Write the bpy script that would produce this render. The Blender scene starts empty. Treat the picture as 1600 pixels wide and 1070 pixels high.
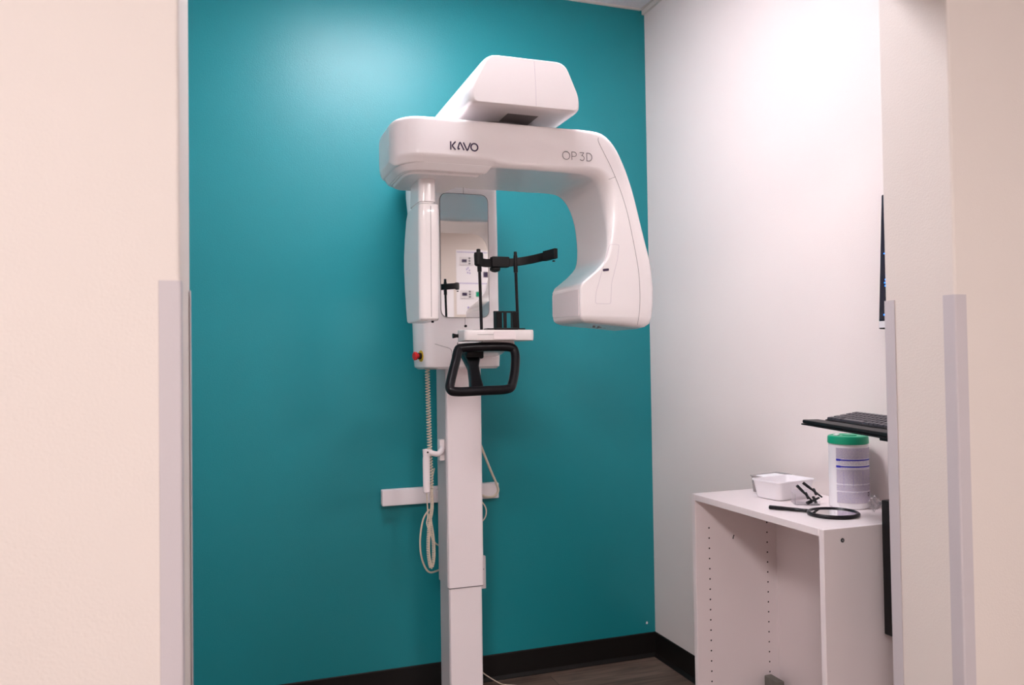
import bpy, bmesh, math, random
from mathutils import Vector, Matrix
random.seed(7)
PI = math.pi
scene = bpy.context.scene
C = scene.collection

# ------------------------------------------------------------------ camera
YAW, PITCH, ROLL, EYE = .34, .0217, -.0145, 1.2496
cam_d = bpy.data.cameras.new('camera')
cam = bpy.data.objects.new('camera', cam_d)
C.objects.link(cam)
cam_d.sensor_width = 36
cam_d.lens = 36 * 1265.4 / 1600
cam_d.clip_start = .02
fw = Vector((math.sin(YAW) * math.cos(PITCH), math.cos(YAW) * math.cos(PITCH), math.sin(PITCH)))
rt = Vector((math.cos(YAW), -math.sin(YAW), 0))
up = rt.cross(fw)
R2 = math.cos(ROLL) * rt + math.sin(ROLL) * up
U2 = -math.sin(ROLL) * rt + math.cos(ROLL) * up
cam.matrix_world = Matrix(((R2.x, U2.x, -fw.x, 0), (R2.y, U2.y, -fw.y, 0), (R2.z, U2.z, -fw.z, EYE), (0, 0, 0, 1)))
cam_d.dof.use_dof = True
cam_d.dof.focus_distance = 2.35
cam_d.dof.aperture_fstop = 5.0
scene.camera = cam

# ------------------------------------------------------------------ exposure, world, lamp strengths
vs = scene.view_settings
scene.display_settings.display_device = 'sRGB'
vs.view_transform = 'Standard'
vs.look = 'None'
vs.gamma = 1
vs.use_curve_mapping = False
vs.exposure = 0.22
world = bpy.data.worlds.new('world')
scene.world = world
world.use_nodes = True
world.node_tree.nodes['Background'].inputs[0].default_value = (1, .95, .95, 1)
world.node_tree.nodes['Background'].inputs[1].default_value = .3
LAMP_ROOM = ((.97, .935, 1.0), 30)
LAMP_HALL = ((1, .935, .935), 45)

# ------------------------------------------------------------------ materials
def mat(name, col, rough=.5, metal=0, bump=0, bscale=200, var=0, vscale=5, coat=0, trans=0, alpha=1, emit=0, spec=.5, ior=1.45):
    m = bpy.data.materials.new(name)
    m.use_nodes = True
    nt = m.node_tree
    b = nt.nodes['Principled BSDF']
    b.inputs['Base Color'].default_value = (*col, 1)
    b.inputs['Roughness'].default_value = rough
    b.inputs['Metallic'].default_value = metal
    b.inputs['Specular IOR Level'].default_value = spec
    b.inputs['Coat Weight'].default_value = coat
    b.inputs['Coat Roughness'].default_value = .08
    b.inputs['Transmission Weight'].default_value = trans
    b.inputs['Alpha'].default_value = alpha
    b.inputs['IOR'].default_value = ior
    if emit:
        b.inputs['Emission Color'].default_value = (*col, 1)
        b.inputs['Emission Strength'].default_value = emit
    tc = nt.nodes.new('ShaderNodeTexCoord')
    if bump:
        n = nt.nodes.new('ShaderNodeTexNoise')
        n.inputs['Scale'].default_value = bscale
        n.inputs['Detail'].default_value = 3
        nt.links.new(tc.outputs['Object'], n.inputs['Vector'])
        bp = nt.nodes.new('ShaderNodeBump')
        bp.inputs['Strength'].default_value = bump
        bp.inputs['Distance'].default_value = .002
        nt.links.new(n.outputs['Fac'], bp.inputs['Height'])
        nt.links.new(bp.outputs['Normal'], b.inputs['Normal'])
    n2 = nt.nodes.new('ShaderNodeTexNoise')
    n2.inputs['Scale'].default_value = vscale
    nt.links.new(tc.outputs['Object'], n2.inputs['Vector'])
    mx = nt.nodes.new('ShaderNodeMix')
    mx.data_type = 'RGBA'
    v = var if var else .01
    mx.inputs['A'].default_value = (*[c * (1 - v) for c in col], 1)
    mx.inputs['B'].default_value = (*[min(1, c * (1 + v)) for c in col], 1)
    nt.links.new(n2.outputs['Fac'], mx.inputs['Factor'])
    nt.links.new(mx.outputs['Result'], b.inputs['Base Color'])
    return m

M = {}
M['teal'] = mat('teal_satin_paint', (.0085, .240, .275), .36, bump=.25, bscale=260, var=.03)
M['wall'] = mat('off_white_paint', (.84, .75, .725), .6, bump=.2, bscale=260, var=.015)
M['cream'] = mat('cream_paint', (.72, .645, .60), .6, bump=.2, bscale=260, var=.015)
M['ceil'] = mat('ceiling_tile', (.78, .74, .76), .9, bump=.8, bscale=300, var=.1, vscale=160)
M['trim'] = mat('ceiling_trim', (.70, .64, .60), .5)
M['base'] = mat('black_rubber_base', (.008, .006, .0055), .5, var=.1, spec=.3)
M['guard'] = mat('grey_lilac_vinyl', (.55, .50, .52), .45, bump=.1)
M['white'] = mat('white_machine_plastic', (.93, .875, .88), .27, coat=.5)
M['white2'] = mat('white_powder_coat', (.95, .86, .875), .42)
M['side'] = mat('grey_aluminium_side', (.62, .57, .58), .45)
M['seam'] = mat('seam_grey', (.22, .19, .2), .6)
M['black'] = mat('black_plastic', (.008, .007, .008), .45, spec=.3)
M['blackg'] = mat('black_gloss', (.006, .005, .007), .28, spec=.3)
M['midgrey'] = mat('mid_grey', (.22, .20, .20), .6)
M['mirror'] = mat('silvered_mirror', (.93, .93, .93), .01, metal=1)
M['ink'] = mat('dark_print_ink', (.035, .018, .06), .5)
M['ink2'] = mat('grey_print_ink', (.08, .07, .09), .5)
M['cord'] = mat('cream_cord_vinyl', (.78, .66, .54), .5)
M['red'] = mat('red_button', (.55, .015, .015), .35)
M['yellow'] = mat('yellow_disc', (.75, .50, .02), .45)
M['lam'] = mat('white_melamine', (.86, .765, .77), .35, var=.01)
M['hole'] = mat('pin_hole_dark', (.02, .018, .018), .9)
M['bin'] = mat('white_bin_plastic', (.88, .84, .87), .35)
M['green'] = mat('green_lid_plastic', (.005, .36, .19), .35)
M['blue'] = mat('blue_label_ink', (.025, .03, .50), .5)
M['violet'] = mat('violet_label_ink', (.30, .24, .55), .5)
M['greyink'] = mat('pale_grey_label', (.62, .56, .62), .6)
M['clear'] = mat('clear_acrylic', (.93, .90, .96), .05, trans=.9, alpha=.45)
M['tub'] = mat('smoky_clear_tub', (.55, .50, .50), .15, trans=.4, alpha=.8)
M['paper'] = mat('white_paper', (.88, .85, .88), .8)
M['key'] = mat('black_key_plastic', (.05, .042, .052), .35)
M['screen'] = mat('dark_screen', (.004, .006, .02), .12, emit=.0)
M['screenblue'] = mat('lit_blue_icon', (.02, .22, .9), .4, emit=1.6)
M['screenwhite'] = mat('lit_white_icon', (.7, .8, 1), .4, emit=1.2)
M['silver'] = mat('silver_bezel', (.75, .72, .74), .35)
M['lamp_room'] = mat('room_lamp_diffuser', LAMP_ROOM[0], .5, emit=LAMP_ROOM[1])
M['lamp_hall'] = mat('hall_lamp_diffuser', LAMP_HALL[0], .5, emit=LAMP_HALL[1])
M['stone'] = mat('grey_rubber_block', (.17, .16, .14), .8, bump=.4, var=.2, vscale=60)

def floor_mat():
    m = bpy.data.materials.new('brown_wood_plank')
    m.use_nodes = True
    nt = m.node_tree
    b = nt.nodes['Principled BSDF']
    b.inputs['Roughness'].default_value = .5
    tc = nt.nodes.new('ShaderNodeTexCoord')
    mp = nt.nodes.new('ShaderNodeMapping')
    mp.inputs['Scale'].default_value = (1, 1, 1)
    nt.links.new(tc.outputs['Object'], mp.inputs['Vector'])
    br = nt.nodes.new('ShaderNodeTexBrick')
    br.inputs['Scale'].default_value = 1
    br.inputs['Brick Width'].default_value = 1.2
    br.inputs['Row Height'].default_value = .15
    br.inputs['Mortar Size'].default_value = .0012
    br.inputs['Color1'].default_value = (.15, .098, .075, 1)
    br.inputs['Color2'].default_value = (.21, .145, .115, 1)
    br.inputs['Mortar'].default_value = (.03, .02, .018, 1)
    nt.links.new(mp.outputs['Vector'], br.inputs['Vector'])
    mp2 = nt.nodes.new('ShaderNodeMapping')
    mp2.inputs['Scale'].default_value = (2.5, 22, 1)
    nt.links.new(tc.outputs['Object'], mp2.inputs['Vector'])
    n = nt.nodes.new('ShaderNodeTexNoise')
    n.inputs['Scale'].default_value = 2
    n.inputs['Detail'].default_value = 8
    n.inputs['Distortion'].default_value = .6
    nt.links.new(mp2.outputs['Vector'], n.inputs['Vector'])
    cr = nt.nodes.new('ShaderNodeMapRange')
    cr.inputs['From Min'].default_value = .3
    cr.inputs['From Max'].default_value = .7
    cr.inputs['To Min'].default_value = .55
    cr.inputs['To Max'].default_value = 1.35
    nt.links.new(n.outputs['Fac'], cr.inputs['Value'])
    mul = nt.nodes.new('ShaderNodeVectorMath')
    mul.operation = 'SCALE'
    nt.links.new(br.outputs['Color'], mul.inputs[0])
    nt.links.new(cr.outputs['Result'], mul.inputs['Scale'])
    nt.links.new(mul.outputs['Vector'], b.inputs['Base Color'])
    return m
M['floor'] = floor_mat()

# ------------------------------------------------------------------ helpers
def B(): return bmesh.new()

def obj(name, bm, m, parent=None, smooth=True, ang=35, at=None):
    bmesh.ops.recalc_face_normals(bm, faces=bm.faces)
    me = bpy.data.meshes.new(name)
    bm.to_mesh(me)
    bm.free()
    for k in (m if isinstance(m, (list, tuple)) else [m]):
        me.materials.append(M[k])
    if smooth:
        me.polygons.foreach_set('use_smooth', [True] * len(me.polygons))
        me.set_sharp_from_angle(angle=math.radians(ang))
    o = bpy.data.objects.new(name, me)
    C.objects.link(o)
    if smooth:
        wn = o.modifiers.new('weighted_normals', 'WEIGHTED_NORMAL')
        wn.keep_sharp = True
    if parent is not None:
        o.parent = parent
        if parent.type == 'EMPTY' or parent.get('origin'):
            pass
    return o

def thing(name, label, cat, group=None):
    o = bpy.data.objects.new(name, None)
    o.empty_display_size = .05
    C.objects.link(o)
    o['label'] = label
    o['category'] = cat
    if group: o['group'] = group
    return o

def tag(o, label, cat, group=None):
    o['label'] = label
    o['category'] = cat
    if group: o['group'] = group
    return o

def struct(name, bm, m, parent=None, smooth=False):
    o = obj(name, bm, m, parent, smooth)
    if parent is None: o['kind'] = 'structure'
    return o

def rebase(root, loc):
    """put the Empty at the thing's base; its parts keep their places"""
    loc = Vector(loc)
    root.location = loc
    for ch in root.children:
        ch.location = ch.location - loc

def box(bm, x0, x1, y0, y1, z0, z1, bev=0, seg=2, mi=0):
    r = bmesh.ops.create_cube(bm, size=1)
    vs_ = r['verts']
    for v in vs_:
        v.co = Vector((x0 + (v.co.x + .5) * (x1 - x0), y0 + (v.co.y + .5) * (y1 - y0), z0 + (v.co.z + .5) * (z1 - z0)))
    fs = {f for v in vs_ for f in v.link_faces}
    for f in fs: f.material_index = mi
    if bev:
        es = list({e for v in vs_ for e in v.link_edges})
        r2 = bmesh.ops.bevel(bm, geom=es, offset=bev, segments=seg, profile=.5, affect='EDGES')
        for f in r2['faces']: f.material_index = mi
        vs_ = list({v for f in r2['faces'] for v in f.verts} | {v for v in vs_ if v.is_valid})
    return vs_

def xform(vs_, mtx):
    for v in vs_: v.co = mtx @ v.co

def loft(bm, rings, cap=True, closed=False, mi=0):
    R = [[bm.verts.new(p) for p in r] for r in rings]
    n = len(R[0])
    k = len(R)
    for i in range(k if closed else k - 1):
        a, b = R[i], R[(i + 1) % k]
        for j in range(n):
            f = bm.faces.new((a[j], a[(j + 1) % n], b[(j + 1) % n], b[j]))
            f.material_index = mi
    if cap and not closed:
        bm.faces.new(R[0][::-1]).material_index = mi
        bm.faces.new(R[-1]).material_index = mi
    return [v for r in R for v in r]

def rpoly(pts, rad, n=5):
    """rounded polygon in 2-D: rad = one radius or a list"""
    out = []
    k = len(pts)
    for i in range(k):
        p = Vector(pts[i]); a = Vector(pts[i - 1]); b = Vector(pts[(i + 1) % k])
        r = rad[i] if isinstance(rad, (list, tuple)) else rad
        u = (a - p); v = (b - p)
        lu, lv = u.length, v.length
        u.normalize(); v.normalize()
        r = min(r, lu * .499, lv * .499)
        for j in range(n + 1):
            t = j / n
            q = (1 - t) ** 2 * (p + u * r) + 2 * t * (1 - t) * p + t * t * (p + v * r)
            out.append((q.x, q.y))
    return out

def smooth_path(pts, k=6, closed=False):
    P = [Vector(p) for p in pts]
    out = []
    n = len(P)
    rng = range(n if closed else n - 1)
    for i in rng:
        if closed: p0, p1, p2, p3 = P[i - 1], P[i], P[(i + 1) % n], P[(i + 2) % n]
        else: p0, p1, p2, p3 = P[max(i - 1, 0)], P[i], P[i + 1], P[min(i + 2, n - 1)]
        for j in range(k):
            t = j / k
            out.append(.5 * ((2 * p1) + (p2 - p0) * t + (2 * p0 - 5 * p1 + 4 * p2 - p3) * t * t + (3 * p1 - p0 - 3 * p2 + p3) * t ** 3))
    if not closed: out.append(P[-1])
    return out

def tube(bm, pts, r, n=8, closed=False, mi=0, flat=1.0):
    P = [Vector(p) for p in pts]
    k = len(P)
    T = []
    for i in range(k):
        a = P[i - 1] if (closed or i > 0) else P[i]
        b = P[(i + 1) % k] if (closed or i < k - 1) else P[i]
        T.append((b - a).normalized())
    ref = Vector((0, 0, 1)) if abs(T[0].z) < .9 else Vector((0, 1, 0))
    nrm = (ref - T[0] * ref.dot(T[0])).normalized()
    rings = []
    for i in range(k):
        nrm = (nrm - T[i] * nrm.dot(T[i])).normalized()
        bn = T[i].cross(nrm)
        rr = r[i] if isinstance(r, (list, tuple)) else r
        rings.append([P[i] + nrm * (math.cos(2 * PI * j / n) * rr) + bn * (math.sin(2 * PI * j / n) * rr * flat) for j in range(n)])
    return loft(bm, rings, cap=True, closed=closed, mi=mi)

def ribbon(bm, pts2, w, y, th=.0006, closed=False, mi=0):
    """flat stroke of width w in the xz plane, in front of the plane y"""
    P = [Vector((p[0], p[1])) for p in pts2]
    k = len(P)
    L, Rr = [], []
    for i in range(k):
        a = P[i - 1] if (closed or i > 0) else None
        b = P[(i + 1) % k] if (closed or i < k - 1) else None
        d1 = (P[i] - a).normalized() if a is not None else None
        d2 = (b - P[i]).normalized() if b is not None else None
        if d1 is None: d1 = d2
        if d2 is None: d2 = d1
        t = (d1 + d2).normalized()
        nn = Vector((-t.y, t.x))
        c = max(.5, nn.dot(Vector((-d1.y, d1.x))))
        L.append(P[i] + nn * (w / 2 / c)); Rr.append(P[i] - nn * (w / 2 / c))
    rings = [[(L[i].x, y - th, L[i].y), (Rr[i].x, y - th, Rr[i].y), (Rr[i].x, y, Rr[i].y), (L[i].x, y, L[i].y)] for i in range(k)]
    loft(bm, rings, cap=True, closed=closed, mi=mi)

def lathe(bm, prof, cx, cy, n=40, mi=0):
    rings = [[(cx + r * math.cos(2 * PI * j / n), cy + r * math.sin(2 * PI * j / n), z) for j in range(n)] for r, z in prof]
    return loft(bm, rings, cap=True, mi=mi)

def cyl(bm, a, b, r, n=20, mi=0):
    return tube(bm, [a, b], r, n, mi=mi)

# ------------------------------------------------------------------ room geometry numbers
W, D, H = 1.70, 3.047, 2.74        # right wall, teal wall, ceiling
XL = -.75                          # left end of the room
JF, JB = 1.186, 1.362              # front and back face of the wall with the opening
JL, JR = -.0578, 1.3275              # the two sides of the opening
HEAD = 2.05
HX0, HX1, HY0 = -3.2, 5.2, -2.96   # hall outside

b = B(); box(b, HX0, HX1, HY0, D + .1, -.05, 0); struct('floor', b, 'floor')
b = B(); box(b, HX0, HX1, HY0, JB, H, H + .05); box(b, XL - .1, W + .1, JB, D + .1, H, H + .05)
struct('ceiling', b, 'ceil')
b = B(); box(b, XL - .1, W + .1, D, D + .1, 0, H); struct('wall_back', b, 'teal')
b = B(); box(b, W, W + .1, JB, D, 0, H); struct('wall_right', b, 'wall')
b = B(); box(b, XL - .1, XL, JB, D, 0, H); struct('wall_left', b, 'wall')
b = B()
def jamb_wall(bm, xs):
    # bull-nosed vertical edge at the opening side
    x0, x1, side = xs
    r = .006
    if side > 0: pts = rpoly([(x0, JF), (x1, JF), (x1 + .0054, JB), (x0, JB)], [0.0001, r, r, .0001], 4)
    else: pts = rpoly([(x0, JF), (x1, JF), (x1, JB), (x0, JB)], [r, .0001, .0001, r], 4)
    loft(bm, [[(p[0], p[1], z) for p in pts] for z in (0, H)])
jamb_wall(b, (HX0, JL, 1))
jamb_wall(b, (JR, HX1, -1))
box(b, JL - .001, JR + .001, JF, JB, HEAD, H)
struct('wall_front', b, 'cream', smooth=True)
b = B(); box(b, HX0, HX1, HY0 - .1, HY0, 0, H); struct('wall_hall', b, 'cream')
b = B(); box(b, HX0 - .1, HX0, HY0, JF, 0, H); struct('wall_hall_left', b, 'cream')
b = B(); box(b, HX1, HX1 + .1, HY0, JF, 0, H); struct('wall_hall_right', b, 'cream')

def base_profile(side):
    # (offset from wall, z)
    return [(0, 0), (.016, 0), (.016, .003), (.011, .008), (.006, .014), (.005, .0955), (.003, .0985), (0, .0985)]
b = B()
pr = base_profile(0)
loft(b, [[(x, D - o, z) for o, z in pr] for x in (XL, W)])
struct('baseboard_back', b, 'base')
b = B()
loft(b, [[(W - o, y, z) for o, z in pr] for y in (2.196, D - .0005)])
struct('baseboard_right', b, 'base')
b = B(); box(b, W - .012, W, JB, D, H - .022, H - .004); box(b, W - .022, W, JB, D, H - .004, H)
struct('trim_1', b, 'trim')
b = B(); box(b, XL, W - .022, D - .012, D, H - .006, H)
struct('trim_2', b, 'trim')
# ceiling grid in the hall (seen in the machine's mirror)
b = B()
x = HX0 + .4
while x < HX1:
    box(b, x - .012, x + .012, HY0, JF, H - .004, H); x += .61
y = HY0 + .3
while y < JF:
    box(b, HX0, HX1, y - .012, y + .012, H - .0035, H); y += .61
struct('trim_3', b, 'white')

# corner guards
def guard(loc, sx, sy, label, f1=.027, f2=.027):
    # loc = corner, sx: direction of the flange lying along x, sy: direction of flange along y
    bm = B()
    t = .002
    x, y = loc
    o = Vector((x, y))
    e = .002
    pts = [(x - sx * t, y - sy * t), (x + sx * f1, y - sy * t), (x + sx * f1, y), (x, y), (x, y + sy * f2), (x - sx * t, y + sy * f2)]
    pts = [(p[0], p[1]) for p in pts]
    rr = rpoly(pts, [.004, .001, .0001, .0001, .001, .001], 3)
    loft(bm, [[(p[0], p[1], z) for p in rr] for z in (.0, 1.364)])
    g = obj('corner_guard', bm, 'guard')
    return tag(g, label, 'corner guard', 'corner guards on the opening')
guard((JL, JF), -1, 1, 'grey vinyl corner guard on the wall end left of the opening')
guard((JL + .0054, JB), -1, -1, 'far grey vinyl guard strip beside the teal wall at left')
guard((JR, JF), 1, 1, 'wide grey vinyl corner guard on the near right wall corner')
guard((JR, JB), 1, -1, 'narrow grey vinyl corner guard beside the keyboard and cabinet')

# ceiling lights
def troffer(x, y, sx, sy, m, label):
    t = thing('ceiling_light', label, 'ceiling light', 'ceiling light panels')
    bm = B()
    w = .022
    for (a, b_, c, d) in ((x - sx, x + sx, y - sy, y - sy + w), (x - sx, x + sx, y + sy - w, y + sy), (x - sx, x - sx + w, y - sy + w, y + sy - w), (x + sx - w, x + sx, y - sy + w, y + sy - w)):
        box(bm, a, b_, c, d, H - .012, H - .0005)
    obj('frame', bm, 'white', t, False)
    bm = B(); box(bm, x - sx + w, x + sx - w, y - sy + w, y + sy - w, H - .006, H - .001)
    obj('diffuser', bm, m, t, False)
    rebase(t, (x, y, H - .006))
troffer(.62, 2.08, .30, .30, 'lamp_room', 'square ceiling light panel above the imaging machine')
troffer(-.80, -1.0, .30, .60, 'lamp_hall', 'hall ceiling light panel behind the camera at left')
troffer(1.5, -1.0, .30, .30, 'lamp_hall', 'added small square hall light panel, unseen, brightening the right front wall')  # added fill light for the front wall right of the opening
troffer(2.9, -2.2, .15, .15, 'lamp_hall', 'added smallest hall light panel, unseen, brightening the far hall wall in the mirror')  # added out of view to lift the hall wall in the mirror

# ------------------------------------------------------------------ the imaging machine
mc = thing('dental_imaging_machine', 'tall white dental x-ray machine with C-shaped arm in front of teal wall', 'x-ray machine')

# lower and upper column
def column(bm, x0, x1, y0, y1, z0, z1, c):
    p = rpoly([(x0, y0), (x1, y0), (x1, y1), (x0, y1)], [c * .7, c * 1.2, .004, .004], 4)
    loft(bm, [[(q[0], q[1], z) for q in p] for z in (z0, z1)])
b = B(); column(b, .7285, .8465, 2.743, 2.872, .008, .50, .008)
obj('lower_column', b, 'white2', mc)
b = B(); column(b, .7245, .852, 2.739, 2.876, .461, 1.26, .008)
col_o = obj('column_sleeve', b, 'white2', mc)
b = B(); column(b, .7255, .851, 2.740, 2.875, .4575, .461, .008)  # thin dark ring standing in for the shadow line below the sleeve
obj('sleeve_shadow_seam', b, 'seam', mc)
b = B(); box(b, .7225, .7245, 2.752, 2.872, .461, 1.25)
obj('side_rail', b, 'side', mc, False)
b = B(); box(b, .7268, .7285, 2.754, 2.870, .01, .459)
obj('side_rail', b, 'side', mc, False)
b = B(); box(b, .66, .92, 2.70, 2.99, .0, .009, .003); obj('floor_plate', b, 'white2', mc)
b = B(); box(b, .545, 1.003, 3.012, 3.044, .712, .772, .004)
wb = obj('wall_bracket', b, 'white2', mc)
b = B(); box(b, .75, .83, 2.874, 3.014, .722, .762, .002); obj('bracket_arm', b, 'white2', mc)
b = B(); box(b, .852, .905, 2.885, 2.899, .405, .525, .002); cyl(b, (.893, 2.8845, .478), (.893, 2.88, .478), .003, mi=1)
obj('cable_plate', b, ['white2', 'hole'], mc)
b = B(); box(b, .80, .86, 2.86, 2.89, .41, .52, .002); obj('plate_mount', b, 'white2', mc)

# carriage body around the column, loft over z
def carr(z, xl, xr, yf, yb, cl=.085, rr=.02):
    # left front corner cut back
    pts = [(xl, yb), (xl, yf + cl), (xl + .020, yf), (xr, yf), (xr, yb)]
    return [(p[0], p[1], z) for p in rpoly(pts, [.02, .03, .03, rr, .02], 5)]
secs = [carr(1.226, .660, .880, 2.700, 2.79), carr(1.222, .634, .893, 2.676, 2.795), carr(1.230, .622, .899, 2.662, 2.80), carr(1.26, .619, .900, 2.66, 2.80),
        carr(1.38, .616, .899, 2.66, 2.80), carr(1.60, .612, .898, 2.66, 2.80), carr(1.74, .606, .897, 2.66, 2.80), carr(1.82, .598, .896, 2.66, 2.80), carr(2.05, .596, .895, 2.66, 2.80)]
b = B(); loft(b, secs); obj('carriage', b, 'white', mc)

# panel seams on the carriage
for sm in ([(.772, 1.40), (.772, 1.37)], [(.772, 1.82), (.772, 1.86)], smooth_path([(.665, 1.308, 0), (.690, 1.300, 0), (.712, 1.294, 0), (.722, 1.286, 0), (.724, 1.27, 0), (.724, 1.235, 0)], 4)):
    b = B(); ribbon(b, sm, .0012, 2.6597)
    obj('panel_seam', b, 'seam', mc, False)
b = B()
cyl(b, (.773, 2.66, 1.368), (.773, 2.655, 1.368), .0045)
obj('latch_stud', b, 'blackg', mc)

# positioning mirror
fr = rpoly([(.6865, 1.396), (.8595, 1.396), (.8595, 1.822), (.6865, 1.822)], .030, 8)
inn = rpoly([(.6885, 1.398), (.8575, 1.398), (.8575, 1.820), (.6885, 1.820)], .0285, 8)
b = B(); loft(b, [[(p[0], y, p[1]) for p in fr] for y in (2.662, 2.6578)])
mf_ = obj('positioning_mirror', b, 'midgrey', mc)
b = B(); loft(b, [[(p[0], y, p[1]) for p in inn] for y in (2.6578, 2.6570)])
obj('mirror_glass', b, 'mirror', mf_, False)

# lower fairing that leads out to the chin-rest table
b = B()
sec = []
for y, x0, x1, z0, z1, r in ((2.665, .745, .875, 1.262, 1.318, .01), (2.60, .742, .868, 1.262, 1.312, .012), (2.50, .735, .850, 1.266, 1.306, .012), (2.36, .715, .822, 1.279, 1.306, .01), (2.24, .700, .800, 1.292, 1.306, .006)):
    sec.append([(p[0], y, p[1]) for p in rpoly([(x0, z0), (x1, z0), (x1, z1), (x0, z1)], r, 4)])
loft(b, sec); obj('support_arm', b, 'white', mc)
b = B()
ribbon(b, smooth_path([(.775, 1.318, 0), (.749, 1.314, 0), (.744, 1.300, 0), (.744, 1.262, 0), (.738, 1.246, 0)], 4), .004, 2.6595, .002)
obj('arm_gasket', b, 'black', mc, False)

# emergency stop
N = Vector((-.976, -.216, 0)).normalized()
c0 = Vector((.6285, 2.708, 1.268))
b = B()
tube(b, [c0 - N * .003, c0 + N * .0015], .0195, 28)
ye = obj('emergency_stop', b, 'yellow', mc)
b = B(); tube(b, [c0 + N * .001, c0 + N * .010], .011, 20); obj('button_collar', b, 'black', ye)
b = B(); tube(b, [c0 + N * .009, c0 + N * .016, c0 + N * .018, c0 + N * .025, c0 + N * .028], [.008, .009, .014, .015, .011], 24)
obj('button_head', b, 'red', ye)

# top carriage: trapezoid housing running back to the column head
def topsec(y, s, dz=0):
    cx = .7665
    zc = 1.99
    pts = [(.609, 1.927), (.924, 1.927), (.926, 1.968), (.884, 2.062), (.656, 2.062), (.607, 1.968)]
    pts = [(cx + (p[0] - cx) * s, zc + (p[1] - zc) * s + dz) for p in pts]
    return [(p[0], y, p[1]) for p in rpoly(pts, [.014, .014, .022, .026, .026, .022], 5)]
b = B()
loft(b, [topsec(2.018, .93), topsec(2.020, .955), topsec(2.026, .98), topsec(2.038, .995), topsec(2.055, 1), topsec(2.94, 1)])
oh = obj('overhead_housing', b, 'white', mc, ang=50)
b = B()
ribbon(b, [(.789, 2.054), (.792, 1.99), (.793, 1.932)], .0010, 2.0182, .0004)
obj('housing_seam', b, 'greyink', oh, False)
b = B(); box(b, .735, .825, 2.085, 2.2, 1.9262, 1.9275); obj('underside_gap_shade', b, 'midgrey', oh, False)  # dark plate in place of the shaded gap at the neck joint
b = B(); lathe(b, [(.11, 1.895), (.11, 1.93)], .757, 2.27); obj('rotation_hub', b, 'midgrey', mc)

# the rotating C-arm: lofted sections; each (outer point, inner point, y front, y back, corner radii)
def csec(O, I, yf, yb, ro=.014, cy=.014, cz=.014, rr=.010, rb=.03):
    O = Vector((O[0], O[1])); I = Vector((I[0], I[1]))
    d = I - O; L = d.length; d.normalize()
    p = rpoly([(0, yf), (L - cz, yf), (L, yf + cy), (L, yb), (0, yb)], [ro, rr, rr, rb, rb], 6)
    return [(O.x + d.x * q[0], q[1], O.y + d.y * q[0]) for q in p]
ST = [  # beam from left to right, then round the bend and down to the tube head
    ((.4215, 1.880), (.4215, 1.797), 2.185, 2.300, .010, .003, .003, .006, .02),
    ((.4225, 1.892), (.4225, 1.790), 2.162, 2.325, .012, .006, .009, .006, .03),
    ((.432, 1.897), (.432, 1.776), 2.126, 2.345, .012, .0134, .021, .006, .03),
    ((.450, 1.899), (.450, 1.776), 2.101, 2.365, .012, .0134, .021, .006, .03),
    ((.475, 1.900), (.475, 1.776), 2.085, 2.380, .012, .0134, .021, .006, .03),
    ((.505, 1.900), (.505, 1.776), 2.080, 2.385, .012, .0134, .021, .006, .03),
    ((.580, 1.900), (.580, 1.776), 2.080, 2.385, .012, .0134, .021, .006, .03),
    ((.660, 1.900), (.660, 1.776), 2.080, 2.385, .012, .0134, .021, .006, .03),
    ((.690, 1.900), (.690, 1.776), 2.080, 2.385, .012, .013, .019, .006, .03),
    ((.712, 1.900), (.712, 1.776), 2.080, 2.385, .012, .010, .012, .006, .02),
    ((.800, 1.900), (.800, 1.776), 2.080, 2.385, .012, .010, .011, .006, .02),
    ((.900, 1.900), (.900, 1.776), 2.080, 2.390, .012, .010, .011, .007, .02),
    ((.968, 1.901), (.945, 1.776), 2.080, 2.390, .014, .012, .012, .010, .02),
    ((1.021, 1.895), (.973, 1.774), 2.080, 2.385, .018, .016, .014, .012, .02),
    ((1.060, 1.866), (.998, 1.766), 2.080, 2.375, .024, .022, .018, .016, .02),
    ((1.091, 1.816), (1.017, 1.745), 2.080, 2.365, .030, .026, .022, .018, .02),
    ((1.115, 1.760), (1.028, 1.712), 2.080, 2.350, .034, .028, .024, .018, .02),
    ((1.133, 1.702), (1.034, 1.670), 2.080, 2.335, .036, .024, .020, .016, .02),
    ((1.150, 1.637), (1.036, 1.622), 2.080, 2.325, .038, .016, .014, .014, .02),
    ((1.166, 1.579), (1.033, 1.572), 2.080, 2.315, .040, .009, .009, .010, .02),
    ((1.178, 1.535), (1.021, 1.530), 2.080, 2.305, .042, .006, .006, .008, .02),
    ((1.184, 1.500), (.990, 1.497), 2.080, 2.300, .043, .005, .005, .006, .015),
    ((1.187, 1.466), (.950, 1.466), 2.080, 2.295, .044, .004, .004, .004, .010),
    ((1.188, 1.450), (.9425, 1.452), 2.080, 2.293, .044, .003, .003, .003, .008),
    ((1.187, 1.410), (.9415, 1.412), 2.080, 2.290, .044, .003, .003, .003, .008),
    ((1.182, 1.368), (.9420, 1.374), 2.080, 2.290, .044, .003, .003, .003, .008),
    ((1.176, 1.350), (.9440, 1.365), 2.084, 2.288, .044, .003, .003, .003, .008),
    ((1.164, 1.341), (.950, 1.3585), 2.092, 2.282, .040, .004, .004, .004, .008),
    ((1.145, 1.336), (.962, 1.352), 2.104, 2.272, .035, .005, .005, .005, .010)]
rings = []
for i in range(len(ST) - 1):
    a, b_ = ST[i], ST[i + 1]
    rings.append(csec(*a))
rings.append(csec(*ST[-1]))
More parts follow.
